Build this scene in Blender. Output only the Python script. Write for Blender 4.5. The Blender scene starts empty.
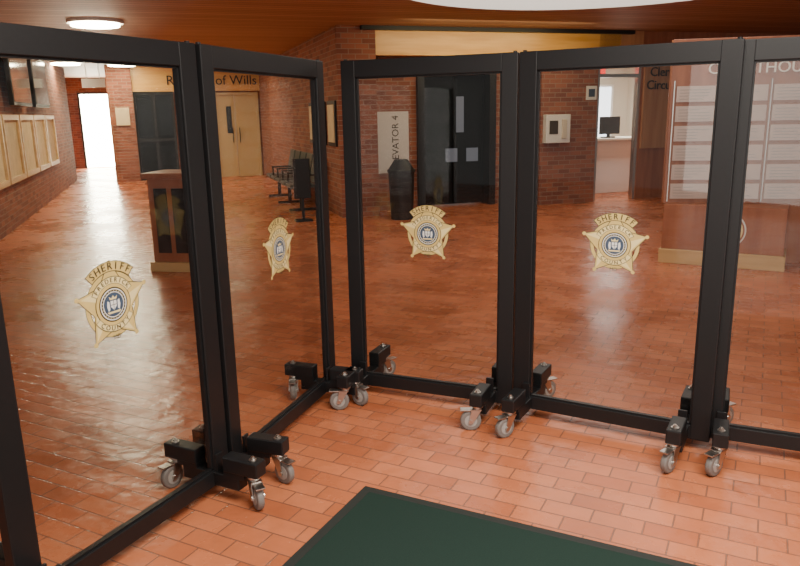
import bpy, bmesh, math, random
from mathutils import Matrix, Vector
random.seed(4)
D=bpy.data; C=bpy.context
# ------------------------------------------------------------------ helpers
def link(o,parent=None):
    C.collection.objects.link(o)
    if parent: o.parent=parent
    return o
def empty(name,loc=(0,0,0),rz=0,parent=None):
    e=D.objects.new(name,None); e.location=loc; e.rotation_euler=(0,0,rz); e.empty_display_size=.1
    return link(e,parent)
def obj(name,bm,mats,parent=None,loc=(0,0,0),rz=0,smooth=False):
    me=D.meshes.new(name); bm.normal_update(); bm.to_mesh(me); bm.free()
    if not isinstance(mats,(list,tuple)): mats=[mats]
    for m in mats: me.materials.append(m)
    if smooth:
        for p in me.polygons: p.use_smooth=True
    o=D.objects.new(name,me); o.location=loc; o.rotation_euler=(0,0,rz)
    return link(o,parent)
def abox(bm,x0,x1,y0,y1,z0,z1,mi=0,bev=0,M=None):
    r=bmesh.ops.create_cube(bm,size=1); vs=r['verts']
    for v in vs:
        v.co=Vector(((x0+x1)/2+v.co.x*(x1-x0),(y0+y1)/2+v.co.y*(y1-y0),(z0+z1)/2+v.co.z*(z1-z0)))
    fs=set(f for v in vs for f in v.link_faces)
    for f in fs: f.material_index=mi
    if bev:
        es=list(set(e for v in vs for e in v.link_edges))
        r2=bmesh.ops.bevel(bm,geom=es,offset=bev,segments=2,affect='EDGES',profile=.5)
        for f in r2['faces']: f.material_index=mi
        vs=list(set([v for f in r2['faces'] for v in f.verts]+[v for v in vs if v.is_valid]))
    if M is not None: bmesh.ops.transform(bm,matrix=M,verts=[v for v in vs if v.is_valid])
def acyl(bm,c,r,h,axis='Z',seg=24,mi=0,r2=None,bev=0):
    rr=bmesh.ops.create_cone(bm,cap_ends=True,segments=seg,radius1=r,radius2=r if r2 is None else r2,depth=h)
    vs=rr['verts']
    for f in set(f for v in vs for f in v.link_faces): f.material_index=mi
    if bev:
        es=[e for e in set(e for v in vs for e in v.link_edges) if any(len(f.verts)>4 for f in e.link_faces)]
        b=bmesh.ops.bevel(bm,geom=es,offset=bev,segments=3,affect='EDGES',profile=.5)
        for f in b['faces']: f.material_index=mi
        vs=list(set([v for f in b['faces'] for v in f.verts]+[v for v in vs if v.is_valid]))
    M=Matrix.Translation(c)
    if axis=='X': M=M@Matrix.Rotation(math.pi/2,4,'Y')
    if axis=='Y': M=M@Matrix.Rotation(math.pi/2,4,'X')
    bmesh.ops.transform(bm,matrix=M,verts=vs)
def boxo(name,x0,x1,y0,y1,z0,z1,mat,parent=None,bev=0):
    bm=bmesh.new(); abox(bm,x0,x1,y0,y1,z0,z1,0,bev); return obj(name,bm,mat,parent)
def node_mat(name):
    m=D.materials.new(name); m.use_nodes=True; nt=m.node_tree
    return m,nt,nt.nodes['Principled BSDF']
def simple(name,col,rough=.5,metal=0,emis=None,es=0,spec=None,noise=0,nscale=20):
    m,nt,b=node_mat(name)
    b.inputs['Base Color'].default_value=(*col,1); b.inputs['Roughness'].default_value=rough; b.inputs['Metallic'].default_value=metal
    if spec is not None: b.inputs['Specular IOR Level'].default_value=spec
    if emis: b.inputs['Emission Color'].default_value=(*emis,1); b.inputs['Emission Strength'].default_value=es
    if noise:
        tc=nt.nodes.new('ShaderNodeTexCoord'); n=nt.nodes.new('ShaderNodeTexNoise'); n.inputs['Scale'].default_value=nscale; n.inputs['Detail'].default_value=4
        mx=nt.nodes.new('ShaderNodeMixRGB'); mx.inputs[1].default_value=(*[c*(1-noise) for c in col],1); mx.inputs[2].default_value=(*[min(1,c*(1+noise)) for c in col],1)
        nt.links.new(tc.outputs['Object'],n.inputs['Vector']); nt.links.new(n.outputs['Fac'],mx.inputs[0]); nt.links.new(mx.outputs[0],b.inputs['Base Color'])
    return m
def math_node(nt,op,a,b=None):
    n=nt.nodes.new('ShaderNodeMath'); n.operation=op
    for i,x in enumerate((a,b)):
        if x is None: continue
        if isinstance(x,(int,float)): n.inputs[i].default_value=x
        else: nt.links.new(x,n.inputs[i])
    return n.outputs[0]
def brick_wall(name,c1,c2,mortar,rough=.8):
    m,nt,b=node_mat(name); L=nt.links
    tc=nt.nodes.new('ShaderNodeTexCoord'); s=nt.nodes.new('ShaderNodeSeparateXYZ'); L.new(tc.outputs['Object'],s.inputs[0])
    cb=nt.nodes.new('ShaderNodeCombineXYZ'); L.new(math_node(nt,'ADD',s.outputs[0],s.outputs[1]),cb.inputs[0]); L.new(s.outputs[2],cb.inputs[1])
    br=nt.nodes.new('ShaderNodeTexBrick'); L.new(cb.outputs[0],br.inputs['Vector'])
    br.inputs['Scale'].default_value=1; br.inputs['Brick Width'].default_value=.215; br.inputs['Row Height'].default_value=.075; br.inputs['Mortar Size'].default_value=.006; br.inputs['Mortar Smooth'].default_value=.2
    br.inputs['Color1'].default_value=(*c1,1); br.inputs['Color2'].default_value=(*c2,1); br.inputs['Mortar'].default_value=(*mortar,1); br.inputs['Bias'].default_value=0
    L.new(br.outputs['Color'],b.inputs['Base Color']); b.inputs['Roughness'].default_value=rough
    bp=nt.nodes.new('ShaderNodeBump'); bp.inputs['Strength'].default_value=.5; bp.inputs['Distance'].default_value=.01; bp.invert=True
    L.new(br.outputs['Fac'],bp.inputs['Height']); L.new(bp.outputs[0],b.inputs['Normal'])
    return m
def floor_mat():
    m,nt,b=node_mat('brick_paver_floor'); L=nt.links
    tc=nt.nodes.new('ShaderNodeTexCoord'); mp=nt.nodes.new('ShaderNodeMapping'); mp.inputs['Rotation'].default_value=(0,0,math.radians(27))
    L.new(tc.outputs['Object'],mp.inputs[0])
    br=nt.nodes.new('ShaderNodeTexBrick'); L.new(mp.outputs[0],br.inputs['Vector'])
    br.inputs['Scale'].default_value=1; br.inputs['Brick Width'].default_value=.2; br.inputs['Row Height'].default_value=.1; br.inputs['Mortar Size'].default_value=.0035; br.inputs['Mortar Smooth'].default_value=.3
    br.inputs['Color1'].default_value=(.58,.185,.08,1); br.inputs['Color2'].default_value=(.44,.125,.052,1); br.inputs['Mortar'].default_value=(.24,.105,.065,1)
    no=nt.nodes.new('ShaderNodeTexNoise'); no.inputs['Scale'].default_value=1.3; no.inputs['Detail'].default_value=6; no.inputs['Roughness'].default_value=.65; L.new(mp.outputs[0],no.inputs['Vector'])
    cr=nt.nodes.new('ShaderNodeValToRGB'); cr.color_ramp.elements[0].position=.32; cr.color_ramp.elements[0].color=(.70,.70,.70,1); cr.color_ramp.elements[1].position=.7; cr.color_ramp.elements[1].color=(1.08,1.1,1.12,1)
    L.new(no.outputs['Fac'],cr.inputs[0])
    mx=nt.nodes.new('ShaderNodeMixRGB'); mx.blend_type='MULTIPLY'; mx.inputs[0].default_value=1; L.new(br.outputs['Color'],mx.inputs[1]); L.new(cr.outputs[0],mx.inputs[2])
    L.new(mx.outputs[0],b.inputs['Base Color'])
    n2=nt.nodes.new('ShaderNodeTexNoise'); n2.inputs['Scale'].default_value=8; n2.inputs['Detail'].default_value=2; L.new(mp.outputs[0],n2.inputs['Vector'])
    h=math_node(nt,'ADD',math_node(nt,'MULTIPLY',n2.outputs['Fac'],1.3),math_node(nt,'MULTIPLY',br.outputs['Fac'],-.5))
    bp=nt.nodes.new('ShaderNodeBump'); bp.inputs['Strength'].default_value=.8; bp.inputs['Distance'].default_value=.006; L.new(h,bp.inputs['Height']); L.new(bp.outputs[0],b.inputs['Normal'])
    rr=nt.nodes.new('ShaderNodeMapRange'); rr.inputs[1].default_value=.3; rr.inputs[2].default_value=.7; rr.inputs[3].default_value=.18; rr.inputs[4].default_value=.36; L.new(no.outputs['Fac'],rr.inputs[0]); L.new(rr.outputs[0],b.inputs['Roughness'])
    b.inputs['Specular IOR Level'].default_value=.32
    return m
def wood_mat(name,c1,c2,scale=3,stretch=(1,1,.08),rough=.4):
    m,nt,b=node_mat(name); L=nt.links
    tc=nt.nodes.new('ShaderNodeTexCoord'); mp=nt.nodes.new('ShaderNodeMapping'); mp.inputs['Scale'].default_value=stretch; L.new(tc.outputs['Object'],mp.inputs[0])
    no=nt.nodes.new('ShaderNodeTexNoise'); no.inputs['Scale'].default_value=scale*6; no.inputs['Detail'].default_value=6; L.new(mp.outputs[0],no.inputs['Vector'])
    cr=nt.nodes.new('ShaderNodeValToRGB'); cr.color_ramp.elements[0].position=.35; cr.color_ramp.elements[0].color=(*c1,1); cr.color_ramp.elements[1].position=.65; cr.color_ramp.elements[1].color=(*c2,1)
    L.new(no.outputs['Fac'],cr.inputs[0]); L.new(cr.outputs[0],b.inputs['Base Color']); b.inputs['Roughness'].default_value=rough
    return m
def ceiling_mat():
    m,nt,b=node_mat('wood_slat_ceiling'); L=nt.links
    tc=nt.nodes.new('ShaderNodeTexCoord'); s=nt.nodes.new('ShaderNodeSeparateXYZ'); L.new(tc.outputs['Object'],s.inputs[0])
    fr=math_node(nt,'FRACT',math_node(nt,'MULTIPLY',s.outputs[1],1/.16))
    gap=math_node(nt,'LESS_THAN',fr,.1)
    cell=math_node(nt,'FLOOR',math_node(nt,'MULTIPLY',s.outputs[1],1/.16))
    wn=nt.nodes.new('ShaderNodeTexWhiteNoise'); wn.noise_dimensions='1D'; L.new(cell,wn.inputs['W'])
    mx=nt.nodes.new('ShaderNodeMixRGB'); L.new(wn.outputs['Value'],mx.inputs[0]); mx.inputs[1].default_value=(.36,.20,.125,1); mx.inputs[2].default_value=(.46,.27,.17,1)
    m2=nt.nodes.new('ShaderNodeMixRGB'); L.new(gap,m2.inputs[0]); L.new(mx.outputs[0],m2.inputs[1]); m2.inputs[2].default_value=(.10,.055,.035,1)
    L.new(m2.outputs[0],b.inputs['Base Color']); b.inputs['Roughness'].default_value=.6
    return m
def glass_mat(name,tint=(.955,.96,.955),cap=.4,base=.032):
    m=D.materials.new(name); m.use_nodes=True; nt=m.node_tree; nt.nodes.clear(); L=nt.links
    o=nt.nodes.new('ShaderNodeOutputMaterial'); t=nt.nodes.new('ShaderNodeBsdfTransparent'); t.inputs[0].default_value=(*tint,1)
    g=nt.nodes.new('ShaderNodeBsdfGlossy'); g.inputs['Roughness'].default_value=.02; g.inputs[0].default_value=(.9,.9,.9,1)
    lw=nt.nodes.new('ShaderNodeLayerWeight'); lw.inputs[0].default_value=.5
    f=math_node(nt,'ADD',math_node(nt,'MULTIPLY',math_node(nt,'POWER',lw.outputs['Facing'],5),cap),base)
    mx=nt.nodes.new('ShaderNodeMixShader')
    L.new(f,mx.inputs[0]); L.new(t.outputs[0],mx.inputs[1]); L.new(g.outputs[0],mx.inputs[2]); L.new(mx.outputs[0],o.inputs[0])
    return m
# ------------------------------------------------------------------ materials
M_floor=floor_mat()
M_brick=brick_wall('red_brick',(.30,.10,.053),(.17,.05,.029),(.26,.18,.13))
M_ceil=ceiling_mat()
M_black=simple('black_powder_coat',(.009,.009,.010),.42,0,noise=.2,nscale=60,spec=.35)
M_glass=glass_mat('clear_acrylic')
M_dglass=simple('dark_door_glass',(.006,.007,.008),.12,spec=.15)
M_steel=simple('zinc_steel',(.55,.52,.49),.3,1)
M_tire=simple('grey_rubber',(.17,.155,.145),.55)
M_hub=simple('grey_hub',(.33,.31,.29),.4)
M_gold=simple('gold_vinyl',(.66,.49,.17),.45,.1,noise=.1,nscale=25)
M_cream=simple('cream_gold_vinyl',(.80,.66,.32),.45,.05)
M_ink=simple('dark_ink',(.04,.028,.015),.5)
M_white=simple('white_enamel',(.75,.75,.72),.5)
M_blue=simple('seal_blue_grey',(.04,.07,.12),.5,noise=.5,nscale=80)
M_mat=simple('dark_green_mat',(.016,.032,.026),.95,0,spec=.1,noise=.35,nscale=220)
M_matb=simple('rubber_mat_border',(.012,.016,.014),.7)
M_oak=wood_mat('golden_oak',(.60,.31,.07),(.72,.42,.12),2,(.1,1,1),.35)
M_oakv=wood_mat('oak_veneer',(.40,.19,.09),(.5,.27,.13),2,(1,1,.08),.35)
M_cherry=wood_mat('cherry_wood',(.27,.09,.042),(.36,.135,.065),2,(1,1,.08),.35)
M_door=simple('tan_door_paint',(.50,.36,.17),.45)
M_tan=wood_mat('light_maple_trim',(.52,.34,.14),(.64,.44,.2),2,(.1,.1,1),.4)
M_paper=simple('paper_notices',(.62,.5,.3),.6,noise=.3,nscale=6)
M_lamp=simple('fluorescent_lens',(1,1,1),.5,emis=(1,.88,.58),es=60)
M_dome=simple('luminous_dome',(1,1,1),.5,emis=(1,.94,.84),es=2.4)
M_day=simple('daylight_outside',(1,1,1),.5,emis=(1,.93,.70),es=60)
M_win=simple('window_daylight',(1,1,1),.5,emis=(.75,.88,1),es=3)
M_winRefl=simple('window_reflection_glow',(.1,.1,.1),.3,emis=(.6,.75,1),es=.09)  # faint glow imitating windows mirrored in the elevator doors
M_plaster=simple('beige_plaster',(.6,.55,.45),.8)
M_metal=simple('bronze_letters',(.04,.028,.022),.4,.5)
M_lite=simple('silver_letters',(.85,.8,.7),.5,.0)
M_acr=simple('directory_paper',(.56,.44,.38),.35,noise=.15,nscale=5)
M_sign=simple('elevator_sign_plate',(.55,.52,.49),.5)
M_chair=simple('dark_green_vinyl',(.025,.045,.04),.4)
M_screen=simple('tv_screen',(.02,.025,.03),.08)
M_bin=simple('dark_bin',(.014,.014,.014),.45,spec=.3)
# ------------------------------------------------------------------ camera
p=math.radians(13.409); r=math.radians(-1.107)
cam=D.cameras.new('camera'); co=link(D.objects.new('camera',cam))
cam.sensor_width=36; cam.lens=714.6/800*36; cam.clip_start=.02
co.matrix_world=Matrix.Translation((0,0,1.6))@Matrix.Rotation(math.pi/2-p,4,'X')@Matrix.Rotation(r,4,'Z')
C.scene.camera=co
# ------------------------------------------------------------------ text
def text_geo(s,size,align='CENTER'):
    cu=D.curves.new('t','FONT'); cu.body=s; cu.size=size; cu.align_x=align; cu.align_y='CENTER'; cu.resolution_u=3
    o=D.objects.new('t',cu); C.collection.objects.link(o); C.view_layer.update()
    me=D.meshes.new_from_object(o.evaluated_get(C.evaluated_depsgraph_get()))
    vs=[v.co.copy() for v in me.vertices]; fs=[tuple(q.vertices) for q in me.polygons]
    D.objects.remove(o); D.curves.remove(cu); D.meshes.remove(me)
    return vs,fs
def add_text(bm,s,size,M,mi=0,sx=1):
    vs,fs=text_geo(s,size)
    n=[bm.verts.new(M@Vector((v.x*sx,v.y,0))) for v in vs]
    for f in fs:
        try: q=bm.faces.new([n[i] for i in f]); q.material_index=mi
        except ValueError: pass
UP=Matrix.Rotation(math.pi/2,4,'X')   # text plane xy -> xz, facing -y
def wall_text(name,s,size,loc,mat,parent,rot=0,sx=1,depth=.015):
    bm=bmesh.new(); add_text(bm,s,size,Matrix.Translation(loc)@UP@Matrix.Rotation(rot,4,'Z'),0,sx)
    g=bmesh.ops.extrude_face_region(bm,geom=bm.faces[:])
    bmesh.ops.translate(bm,verts=[v for v in g['geom'] if isinstance(v,bmesh.types.BMVert)],vec=(0,-depth,0))
    return obj(name,bm,mat,parent)
# ------------------------------------------------------------------ badge (local x-z plane, faces -y)
def badge_mesh():
    bm=bmesh.new()
    def poly(pts,y,mi):
        f=bm.faces.new([bm.verts.new((a,y,b)) for a,b in pts]); f.material_index=mi
    def disc(r,y,mi,cx=0,cz=0,n=40): poly([(cx+r*math.cos(2*math.pi*i/n),cz+r*math.sin(2*math.pi*i/n)) for i in range(n)],y,mi)
    def ring(r0,r1,y,mi,a0=0,a1=360,n=48):
        for i in range(n):
            a=math.radians(a0+(a1-a0)*i/n); b=math.radians(a0+(a1-a0)*(i+1)/n)
            poly([(r0*math.cos(a),r0*math.sin(a)),(r1*math.cos(a),r1*math.sin(a)),(r1*math.cos(b),r1*math.sin(b)),(r0*math.cos(b),r0*math.sin(b))],y,mi)
    def star(R,rr,y,mi):
        pts=[]
        for i in range(10):
            a=math.radians(90-36*i); q=R if i%2==0 else rr
            pts.append((q*math.cos(a),q*math.sin(a)))
        c=bm.verts.new((0,y,0)); v=[bm.verts.new((a,y,b)) for a,b in pts]
        for i in range(10):
            f=bm.faces.new([c,v[i],v[(i+1)%10]]); f.material_index=mi
    ring(.099,.116,0,0); ring(.1155,.1175,-.0004,2); ring(.0975,.0995,-.0004,2)
    star(.160,.088,-.0006,2); star(.154,.085,-.0009,0)
    for i in range(5):
        a=math.radians(90-72*i)
        if i: disc(.009,-.0010,0,.155*math.cos(a),.155*math.sin(a),16)
    for i in range(1,5):
        a=math.radians(90-72*i); b=a-math.radians(36)
        poly([(.07*math.cos(a),.07*math.sin(a)),(.142*math.cos(a),.142*math.sin(a)),(.078*math.cos(b),.078*math.sin(b))],-.0012,1)
    ring(.117,.155,-.0014,2,47,133); ring(.1195,.1525,-.0017,0,48.5,131.5)   # SHERIFF banner
    disc(.077,-.0020,2); disc(.074,-.0023,0)
    ring(.073,.100,-.0022,2,28,152); ring(.0755,.0975,-.0025,1,29,151)
    ring(.073,.098,-.0022,2,212,328); ring(.0755,.0955,-.0025,1,213,327)
    disc(.062,-.0026,2); ring(.053,.057,-.0029,3,n=32); ring(.043,.046,-.0029,3,n=32); disc(.041,-.0029,4)
    # seal interior: shield, crown and supporters
    poly([(-.013,.014),(.013,.014),(.013,-.006),(0,-.02),(-.013,-.006)],-.0032,3)
    poly([(-.001,.014),(.001,.014),(.001,-.018),(-.001,-.018)],-.0034,2); poly([(-.013,.0),(.013,.0),(.013,-.002),(-.013,-.002)],-.0034,2)
    poly([(-.014,.018),(.014,.018),(.018,.030),(.007,.023),(0,.033),(-.007,.023),(-.018,.030)],-.0032,1)
    for s in (-1,1): poly([(s*.018,.012),(s*.026,.016),(s*.029,-.004),(s*.024,-.022),(s*.017,-.016)][::s],-.0032,3)
    poly([(-.03,-.024),(.03,-.024),(.024,-.031),(-.024,-.031)],-.0032,1)
    for i in range(26):
        a=2*math.pi*i/26; disc(.0021,-.0032,1,.0495*math.cos(a),.0495*math.sin(a),6)
    def arc(s,rad,cdeg,size,step,bottom=False,y=-.0034):
        n=len(s)
        for i,ch in enumerate(s):
            k=(i-(n-1)/2)*step
            ang=math.radians(cdeg+(k if bottom else -k))
            rot=ang+math.pi/2 if bottom else ang-math.pi/2
            for dx in (-.0006,.0006):
                M=Matrix.Translation((rad*math.cos(ang)+dx,y-dx*.1,rad*math.sin(ang)))@UP@Matrix.Rotation(rot,4,'Z')
                add_text(bm,ch,size,M,2)
    arc('SHERIFF',.136,90,.037,11.5); arc('FREDERICK',.0865,90,.023,12.8); arc('COUNTY',.0855,270,.024,16,True)
    add_text(bm,'MD',.024,Matrix.Translation((0,-.0034,-.118))@UP,2)
    me=D.meshes.new('badge'); bm.to_mesh(me); bm.free()
    for m in (M_gold,M_cream,M_ink,M_white,M_blue): me.materials.append(m)
    return me
BADGE=badge_mesh()
# ------------------------------------------------------------------ casters & panels
def caster(parent,x,y,rz,idx):
    bm=bmesh.new()
    acyl(bm,(0,0,.133),.030,.010,mi=1,seg=20,bev=.002); acyl(bm,(0,0,.123),.022,.014,mi=1,seg=20)
    tr=.034
    for s in (-1,1):
        r_=bmesh.ops.create_cube(bm,size=1); 
        for v in r_['verts']:
            top=v.co.z>0
            xx=(v.co.x*.05 if top else tr+v.co.x*.022); v.co=Vector((xx+(0 if not top else .006),s*.023+v.co.y*.004,.118 if top else .045))
        for f in set(f for v in r_['verts'] for f in v.link_faces): f.material_index=1
    abox(bm,-.02,.034,-.025,.025,.114,.120,1)
    acyl(bm,(tr,0,.054),.054,.030,'Y',36,0,bev=.009)
    acyl(bm,(tr,0,.054),.032,.034,'Y',24,2); acyl(bm,(tr,0,.054),.011,.058,'Y',12,1)
    abox(bm,tr-.012,tr+.055,-.02,.02,.109,.116,1,.002)  # brake lever
    return obj('caster_%d'%idx,bm,[M_tire,M_steel,M_hub],parent,(x,y,0),rz)
H=1.873
def panel(P0,P1,cast,badge=True,name='security_glass_partition',ins=(.075,.12),fr=-.24,pw=.082):
    P0=Vector(P0);P1=Vector(P1);d=P1-P0;w=d.length; e=empty(name,(P0.x,P0.y,0),math.atan2(d.y,d.x))
    bm=bmesh.new(); dp=.045
    abox(bm,0,pw,0,dp,.055,H,0,.004); abox(bm,w-pw,w,0,dp,.055,H,0,.004)
    abox(bm,pw-.002,w-pw+.002,0.001,dp-.001,H-.088,H-.0005,0,.003); abox(bm,pw-.002,w-pw+.002,.001,dp-.001,.0555,.125,0,.003)
    for xx in (pw,w-pw-.008): abox(bm,xx,xx+.008,.012,.034,.125,H-.088)
    abox(bm,pw,w-pw,.012,.034,.125,.133); abox(bm,pw,w-pw,.012,.034,H-.096,H-.088)
    for xx in (.02,w-.02): acyl(bm,(xx,dp/2,H+.003),.010,.008,seg=12)
    obj('frame',bm,M_black,e)
    boxo('glass_pane',pw+.004,w-pw-.004,.020,.026,.13,H-.092,M_glass,e)
    if badge:
        b=D.objects.new('sheriff_star_decal',BADGE); b.location=(w/2,.0185,.965); link(b,e)
    k=0; bk=.045-fr
    for i,xx in enumerate((ins[0],w-ins[1])):
        bm=bmesh.new()
        abox(bm,xx-.03,xx+.03,fr+.06,bk-.06,.062,.122,0,.004)
        for (a,b_) in ((fr-.04,fr+.14),(bk-.14,bk+.04)):
            abox(bm,xx-.033,xx+.033,a,b_,.138,.205,0,.005)
            abox(bm,xx-.03,xx+.03,(a+.07 if a<0 else a),(b_ if a<0 else b_-.07),.118,.14,0)
            yy=fr if a<0 else bk
            acyl(bm,(xx,yy,.207),.017,.004,mi=1,seg=16); acyl(bm,(xx,yy,.212),.011,.010,mi=1,seg=6); acyl(bm,(xx,yy,.219),.006,.006,mi=1,seg=10)
        abox(bm,xx-.02,xx+.02,-.012,.0,.12,.20,0,.002)
        obj('foot_%d'%(i+1),bm,[M_black,M_steel],e)
        for yy in (fr,bk):
            k+=1; caster(e,xx,yy,math.radians(cast[k-1]),k)
    return e
panel((-1.218,1.965),(-.765,2.872),(200,150,235,170),ins=(.08,.07),fr=-.19,pw=.09)
panel((-.750,2.888),(-.385,3.954),(250,160,250,200),ins=(.1,.12),fr=-.17)
panel((-.295,3.958),(.588,3.588),(200,60,200,30),ins=(.08,.12))
panel((.594,3.584),(1.445,3.102),(240,60,250,30),ins=(.075,.125),pw=.088)
panel((1.435,3.168),(2.36,2.745),(240,50,270,30),ins=(.08,.12))
# ------------------------------------------------------------------ floor + mat
bm=bmesh.new(); abox(bm,-16,18,-6,30,-.1,0); obj('floor',bm,M_floor)
mt=empty('entrance_mat',(-.17,2.85,0),math.radians(-26.5))
bm=bmesh.new(); abox(bm,0,2.1,-1.5,0,.001,.008,1,.002); abox(bm,.045,2.055,-1.455,-.045,.006,.013,0,.002)
obj('mat_carpet',bm,[M_mat,M_matb],mt)
# ------------------------------------------------------------------ building (rotated 18 deg)
TH=math.radians(18)
def W(name,A0,A1,B0,B1,z0,z1,mat):
    bm=bmesh.new(); abox(bm,A0,A1,B0,B1,z0,z1); return obj(name,bm,mat,None,(0,0,0),TH)
def grp(name): return empty(name,(0,0,0),TH)
CH=2.88
# ceiling with round opening for luminous dome
bm=bmesh.new()
cA,cB=.951*2.05+.309*7.62,-.309*2.05+.951*7.62
n=64; R0=2.15
inner=[bm.verts.new((cA+R0*math.cos(2*math.pi*i/n),cB+R0*math.sin(2*math.pi*i/n),CH)) for i in range(n)]
ux0,ux1,uy0,uy1=-5,16,-5,28
outer=[]
for i in range(n):
    c_,s_=math.cos(2*math.pi*i/n),math.sin(2*math.pi*i/n)
    ts=[]
    if c_>1e-6: ts.append((ux1-cA)/c_)
    if c_<-1e-6: ts.append((ux0-cA)/c_)
    if s_>1e-6: ts.append((uy1-cB)/s_)
    if s_<-1e-6: ts.append((uy0-cB)/s_)
    t=min(ts); outer.append(bm.verts.new((cA+t*c_,cB+t*s_,CH)))
for i in range(n):
    j=(i+1)%n; bm.faces.new([inner[i],inner[j],outer[j],outer[i]])
obj('ceiling',bm,M_ceil,None,(0,0,0),TH)
dm=grp('ceiling_dome_light')
bm=bmesh.new()
v1=[bm.verts.new((cA+R0*math.cos(2*math.pi*i/n),cB+R0*math.sin(2*math.pi*i/n),CH-.03)) for i in range(n)]
v2=[bm.verts.new((cA+R0*math.cos(2*math.pi*i/n),cB+R0*math.sin(2*math.pi*i/n),CH+.12)) for i in range(n)]
for i in range(n): bm.faces.new([v1[i],v1[(i+1)%n],v2[(i+1)%n],v2[i]])
obj('dome_rim',bm,M_white,dm)
bm=bmesh.new(); bm.faces.new([bm.verts.new((cA+R0*math.cos(2*math.pi*i/n),cB+R0*math.sin(2*math.pi*i/n),CH+.12)) for i in range(n)])
obj('dome_lens',bm,M_dome,dm)
# walls
W('wall_left',-2.45,-2.2,5,21,0,CH,M_brick)
W('wall_left_return',-3.2,-2.45,20.8,21,0,CH,M_brick)
W('wall_corridor_left',-3.4,-3.2,20.8,26,0,CH,M_brick)
bm=bmesh.new(); abox(bm,-3.4,-2.42,26,26.2,0,CH); abox(bm,-1.42,-.9,26,26.2,0,CH); abox(bm,-2.42,-1.42,26,26.2,2.42,CH); obj('wall_end',bm,M_brick,None,(0,0,0),TH)
g=grp('door_1'); bm=bmesh.new()
abox(bm,-2.42,-2.37,25.95,26.1,0,2.42); abox(bm,-1.47,-1.42,25.95,26.1,0,2.42); abox(bm,-2.37,-1.47,25.95,26.1,2.37,2.42); obj('door_frame',bm,M_bin,g)
boxo('doorway_daylight',-2.37,-1.47,26.12,26.14,.02,2.37,M_day,g)
W('wall_corridor_right',-1.15,-.95,20,26,0,CH,M_brick)
# register wall
bm=bmesh.new(); abox(bm,-1.15,-.56,19.7,20.2,0,CH); abox(bm,.42,1.34,20,20.2,0,2.24); abox(bm,2.58,2.9,20,20.2,0,2.24); abox(bm,1.34,2.58,20.0,20.2,2.2,2.24)
obj('wall_register',bm,M_brick,None,(0,0,0),TH)
W('trim_register_header',-.56,2.63,19.86,20.2,2.24,CH,M_oak)
g=grp('wall_lettering'); wall_text('register_letters','Register of Wills',.34,(1.42,19.85,2.5),M_metal,g)
g=grp('door_2'); bm=bmesh.new()
abox(bm,1.34,1.40,19.92,20.05,0,2.2); abox(bm,2.52,2.58,19.92,20.05,0,2.2); abox(bm,1.4,2.52,19.92,20.05,2.14,2.2)
abox(bm,1.40,1.955,19.98,20.03,0,2.14,0,.004); abox(bm,1.965,2.52,19.98,20.03,0,2.14,0,.004)
obj('door_leaves',bm,M_door,g)
bm=bmesh.new(); abox(bm,1.86,1.88,19.93,19.95,.9,1.3); abox(bm,2.04,2.06,19.93,19.95,.9,1.3); abox(bm,1.73,1.86,19.965,19.985,1.15,1.85); obj('door_handles_and_light',bm,M_bin,g)
g=grp('door_3'); bm=bmesh.new()
abox(bm,-.56,-.50,19.9,20.0,0,2.24); abox(bm,.36,.42,19.9,20.0,0,2.24); abox(bm,-.5,.36,19.9,20,2.16,2.24); abox(bm,-.10,-.04,19.9,20,0,2.16); abox(bm,-.5,.36,19.9,20,0,.12); abox(bm,-.5,.36,19.9,20,1.0,1.06)
obj('glass_door_frame',bm,M_bin,g); boxo('glass_door_pane',-.5,.36,19.95,19.97,.1,2.2,M_dglass,g)
W('wall_behind_glass_door',-.95,.6,20.2,20.35,0,CH,M_brick)
g=grp('wall_sign'); boxo('plate',-1.0,-.68,19.66,19.7,1.42,1.85,M_paper,g)
# side wall & pier & recess
W('wall_center_side',2.63,2.9,10.95,20,0,CH,M_brick)
W('wall_center_pier',2.9,3.24,10.95,11.5,0,CH,M_brick)
bm=bmesh.new(); abox(bm,2.9,4.08,11.5,11.8,0,2.9); abox(bm,5.50,6.3,11.5,11.8,0,2.9); abox(bm,4.08,5.5,11.5,11.8,2.34,2.9)
obj('wall_elevator',bm,M_brick,None,(0,0,0),TH)
W('trim_elevator_header',3.24,7.6,10.95,11.1,2.46,2.82,M_oak)
W('trim_header_cap',3.0,7.8,10.85,11.12,2.82,CH,M_bin)
W('wall_column',6.1,7.18,10.95,11.8,0,2.46,M_brick)
W('wall_column_top',7.0,7.18,11.1,11.8,2.4,CH,M_brick)
g=grp('elevator_door'); bm=bmesh.new()
abox(bm,4.08,4.2,11.42,11.75,0,2.34); abox(bm,5.38,5.5,11.42,11.75,0,2.34); abox(bm,4.2,5.38,11.42,11.75,2.2,2.34)
obj('elevator_frame',bm,M_black,g)
bm=bmesh.new(); abox(bm,4.2,4.785,11.66,11.72,.02,2.2,0,.003); abox(bm,4.795,5.38,11.66,11.72,.02,2.2,0,.003); obj('door_leaves',bm,M_dglass,g)
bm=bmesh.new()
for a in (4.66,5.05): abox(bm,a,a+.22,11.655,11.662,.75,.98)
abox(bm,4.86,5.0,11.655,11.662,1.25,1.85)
obj('door_reflections',bm,M_winRefl,g)  # glowing patches stand in for window reflections on the dark leaves
g=grp('elevator_sign'); boxo('board',3.36,3.93,11.47,11.5,.62,1.62,M_sign,g,.004)
wall_text('sign_text','ELEVATOR 4',.165,(3.70,11.468,1.12),M_ink,g,math.pi/2,.95,.003)
g=grp('phone_box'); boxo('cabinet',6.14,6.6,10.83,10.95,1.05,1.52,M_white,g,.01); boxo('screen',6.2,6.36,10.822,10.832,1.2,1.42,M_ink,g); boxo('handset',6.43,6.52,10.80,10.83,1.12,1.44,M_plaster,g,.01)
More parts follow.
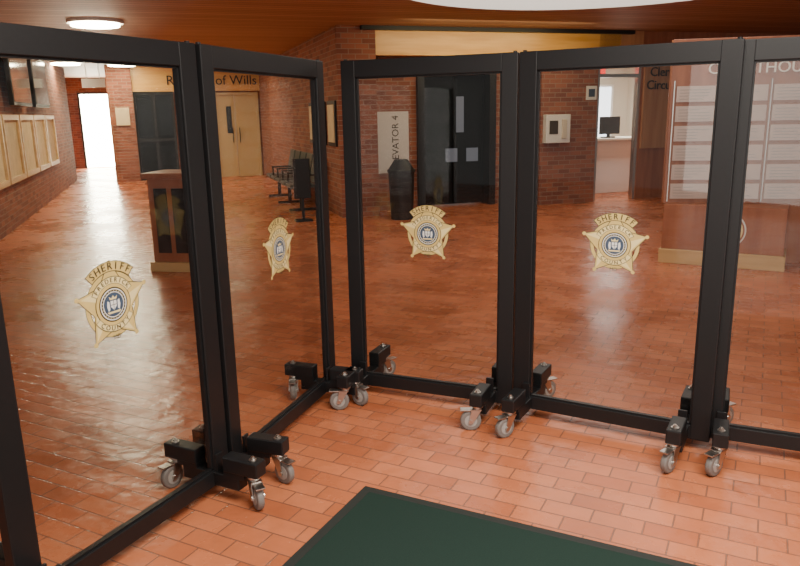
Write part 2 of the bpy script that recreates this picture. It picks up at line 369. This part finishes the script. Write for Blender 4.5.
g=grp('wall_notice'); boxo('notice_sheet',6.95,7.15,10.93,10.95,1.75,1.98,M_white,g); boxo('notice_print',6.99,7.11,10.925,10.93,1.8,1.93,M_blue,g)
g=grp('picture_frames')
for i in range(3):
    b0=11.1+.75*i; boxo('frame_%d'%i,2.6,2.63,b0,b0+.55,1.1,1.8,M_bin,g); boxo('picture_%d'%i,2.59,2.602,b0+.06,b0+.49,1.16,1.74,M_paper,g)
# clerk entrance
W('wall_right',8.05,15,10.95,11.15,0,CH,M_cherry)
W('wall_clerk_header',7.18,8.05,10.95,11.15,2.5,CH,M_oakv)
g=grp('door_4'); bm=bmesh.new()
abox(bm,7.18,7.23,10.97,11.08,0,2.5); abox(bm,8.0,8.05,10.97,11.08,0,2.5); abox(bm,7.23,8.0,10.97,11.08,2.12,2.18); abox(bm,7.23,8,10.97,11.08,2.44,2.5)
obj('clerk_door_frame',bm,M_steel,g); boxo('sidelight_glass',7.23,8.0,11.0,11.01,0.02,2.44,M_glass,g)
g=grp('office_counter'); boxo('counter_body',7.45,9.6,12.0,12.5,0,1.0,M_white,g,.01); boxo('counter_top',7.4,9.65,11.9,12.6,1.0,1.05,M_plaster,g,.01)
W('wall_office_back',6.9,11,15.2,15.35,0,CH,M_plaster); W('wall_office_left',7.0,7.15,12.7,15.2,0,CH,M_plaster); W('wall_office_right',10.8,11,11.15,15.2,0,CH,M_plaster)
g=grp('window_1'); boxo('window_light',9.3,10.3,15.15,15.2,.9,2.1,M_win,g); bm=bmesh.new(); abox(bm,9.25,9.3,15.12,15.2,.85,2.15); abox(bm,10.3,10.35,15.12,15.2,.85,2.15); abox(bm,9.78,9.82,15.12,15.2,.9,2.1); abox(bm,9.25,10.35,15.12,15.2,2.1,2.15); abox(bm,9.25,10.35,15.12,15.2,.85,.9); obj('window_frame',bm,M_white,g)
g=grp('exit_sign'); boxo('sign_box',7.45,7.75,11.6,11.64,2.15,2.35,simple('red_sign',(.5,.02,.02),.4,emis=(1,.05,.03),es=1),g); boxo('sign_rod',7.59,7.61,11.61,11.63,2.35,CH,M_steel,g)
g=grp('computer_monitor'); bm=bmesh.new(); abox(bm,8.05,8.5,12.15,12.18,1.12,1.45,0,.004); abox(bm,8.25,8.3,12.18,12.22,1.06,1.2); abox(bm,8.17,8.38,12.12,12.3,1.05,1.07); obj('monitor_body',bm,M_bin,g)
g=grp('clerk_sign'); boxo('sign_panel',8.08,9.05,10.9,10.95,.9,2.5,M_oakv,g)
wall_text('clerk_letters','Clerk',.22,(8.42,10.89,2.2),M_metal,g); wall_text('circuit_letters','Circuit',.22,(8.42,10.89,1.98),M_metal,g)
# left wall boards & TVs
for i in range(5):
    b0=10.4+1.4*i; g=grp('bulletin_board'); bm=bmesh.new()
    abox(bm,-2.2,-2.12,b0,b0+.08,.68,1.68); abox(bm,-2.2,-2.12,b0+1.2,b0+1.28,.68,1.68); abox(bm,-2.2,-2.12,b0+.08,b0+1.2,.68,.76); abox(bm,-2.2,-2.12,b0+.08,b0+1.2,1.6,1.68)
    obj('oak_frame',bm,M_tan,g); boxo('notices',-2.19,-2.16,b0+.08,b0+1.2,.76,1.6,M_paper,g)
for i in range(2):
    b0=12.3+2.1*i; g=grp('wall_television'); boxo('screen',-2.1,-2.03,b0,b0+1.7,1.82,2.72,M_bin,g,.01); boxo('glass',-2.035,-2.025,b0+.05,b0+1.65,1.87,2.67,M_screen,g); boxo('bracket',-2.2,-2.1,b0+.7,b0+1.0,2.0,2.5,M_bin,g)
g=grp('hanging_sign'); boxo('plate',-1.6,-1.1,18.5,18.54,2.3,2.5,M_white,g); boxo('rod_1',-1.5,-1.48,18.51,18.53,2.5,CH,M_steel,g); boxo('rod_2',-1.22,-1.2,18.51,18.53,2.5,CH,M_steel,g)
# ceiling lights
for (a,b) in ((-.69,10.93),(-.70,14.4),(-.71,19.0),(-1.9,15.6),(-1.9,18.6)):  # second lamp is added for floor glare, hidden behind a partition's top rail
    g=grp('ceiling_light'); bm=bmesh.new(); acyl(bm,(a,b,CH-.02),.36,.04,seg=32); obj('rim',bm,M_white,g)
    bm=bmesh.new(); acyl(bm,(a,b,CH-.055),.31,.04,seg=32,bev=.012); obj('lens',bm,M_lamp,g)
# ------------------------------------------------------------------ waiting chairs
g=grp('waiting_chair_row'); bm=bmesh.new()
for i in range(5):
    b=11.9+.58*i
    abox(bm,1.98,2.42,b,b+.5,.40,.46,0,.015)
    abox(bm,-.02,.03,b,b+.5,0,.46,0,.012,Matrix.Translation((2.42,0,.47))@Matrix.Rotation(math.radians(12),4,'Y'))
    abox(bm,2.02,2.4,b-.045,b-.02,.60,.63,1,.004); abox(bm,2.03,2.06,b-.045,b-.02,.38,.6,1)
abox(bm,2.17,2.23,11.85,14.8,.34,.40,1)
for b in (12.1,13.3,14.5): abox(bm,2.17,2.23,b,b+.05,.03,.34,1); abox(bm,1.98,2.45,b,b+.05,0,.04,1,.005)
obj('seats_and_frame',bm,[M_chair,M_bin],g)
# black sign stand
g=grp('floor_sign_stand'); bm=bmesh.new()
abox(bm,1.86,2.12,10.78,10.95,0,.03,0,.004); abox(bm,1.97,2.01,10.85,10.89,.03,.4); abox(bm,1.86,2.12,10.84,10.88,.35,.95,0,.008); obj('stand',bm,M_black,g)
# trash can
g=grp('trash_can'); bm=bmesh.new(); acyl(bm,(3.45,10.45,.36),.17,.72,r2=.2,seg=32,bev=.01); acyl(bm,(3.45,10.45,.735),.215,.05,seg=32,bev=.01)
acyl(bm,(3.45,10.45,.83),.205,.16,r2=.1,seg=32,bev=.01); obj('bin_body',bm,M_bin,g,smooth=False)
# lectern
g=empty('wood_podium',(-2.38,7.45,0),math.radians(-10)); bm=bmesh.new()
abox(bm,-.24,.24,0,.42,.10,.98,0,.005); abox(bm,-.27,.27,-.04,.46,0,.10,1,.005); abox(bm,-.28,.28,-.05,.47,.98,1.04,0,.01)
abox(bm,-.17,-.03,-.015,0,.2,.88,2); abox(bm,.03,.17,-.015,0,.2,.88,2); obj('podium_body',bm,[M_cherry,M_tan,M_bin],g)
# ------------------------------------------------------------------ directory kiosk
g=empty('courthouse_directory_kiosk',(2.775,7.447,0),math.radians(-29)); bm=bmesh.new()
abox(bm,-.02,1.17,-.03,.55,0,.15,1,.006); abox(bm,0,1.15,0,.52,.15,.62,0,.004)
R=Matrix.Rotation(math.radians(19),4,'Z')
abox(bm,0.0,1.55,.06,.16,.62,2.26,0,.004,R); abox(bm,1.2,1.55,.06,.16,0,.62,0,0,R)
obj('kiosk_body',bm,[M_cherry,M_tan],g)
dsp=empty('directory_display',(0,0,0),math.radians(19),g)
bm=bmesh.new()
for c in range(3):
    for rr in range(6):
        x0=.06+c*.46; z0=.67+rr*.196
        abox(bm,x0,x0+.405,.045,.055,z0,z0+.155,0)
        for q in range(4): abox(bm,x0+.03,x0+.2+.16*random.random(),.043,.045,z0+.025+q*.03,z0+.031+q*.03,1)
obj('directory_holders',bm,[M_acr,M_hub],dsp)
bm=bmesh.new()
for c in range(4): abox(bm,.03+c*.46,.04+c*.46,.04,.06,.64,1.86)
obj('holder_rails',bm,M_steel,dsp)
wall_text('courthouse_letters','COURTHOUSE',.155,(.86,.058,1.965),M_lite,dsp); wall_text('county_letters','FREDERICK COUNTY',.12,(.86,.058,2.13),M_lite,dsp)
bm=bmesh.new(); acyl(bm,(.62,-.004,.38),.18,.01,'Y',40,0); acyl(bm,(.62,-.008,.38),.165,.01,'Y',40,1); acyl(bm,(.62,-.012,.38),.15,.01,'Y',40,2); acyl(bm,(.62,-.016,.38),.07,.01,'Y',30,1)
obj('county_seal',bm,[M_white,M_cherry,M_cream],g)
# ------------------------------------------------------------------ lights
def area(name,loc,rot,sx,sy,e,col):
    l=D.lights.new(name,'AREA'); l.shape='RECTANGLE'; l.size=sx; l.size_y=sy; l.energy=e; l.color=col
    o=D.objects.new(name,l); o.location=loc; o.rotation_euler=rot; link(o); return o
area('entrance_window_light',(0,-5.0,1.45),(math.radians(90),0,0),10,2.6,230,(1,.94,.86))
area('vestibule_fill_light',(1.0,1.4,2.84),(0,0,0),2.4,1.4,240,(1,.93,.82))  # added unseen fill that brightens the foreground floor
def bl(A,B,z): 
    c,s=math.cos(TH),math.sin(TH); return (A*c-B*s,A*s+B*c,z)
area('office_ceiling_light',bl(8.8,13.2,2.8),(0,0,TH),2,1,200,(1,.97,.9))
area('office_counter_fill',bl(8.3,11.5,2.8),(0,0,TH),1.2,.3,60,(1,.97,.9))  # added fill to whiten the counter face
area('register_ceiling_light',bl(1.2,17.5,2.8),(0,0,TH),1.2,.6,45,(1,.82,.5))
area('elevator_header_fill',bl(5,9.9,2.8),(math.radians(35),0,TH),3,.2,32,(1,.80,.45))  # added lamp in front of the oak header to brighten it
w=D.worlds.new('world'); C.scene.world=w; w.use_nodes=True; w.node_tree.nodes['Background'].inputs[0].default_value=(1,.97,.92,1); w.node_tree.nodes['Background'].inputs[1].default_value=.3
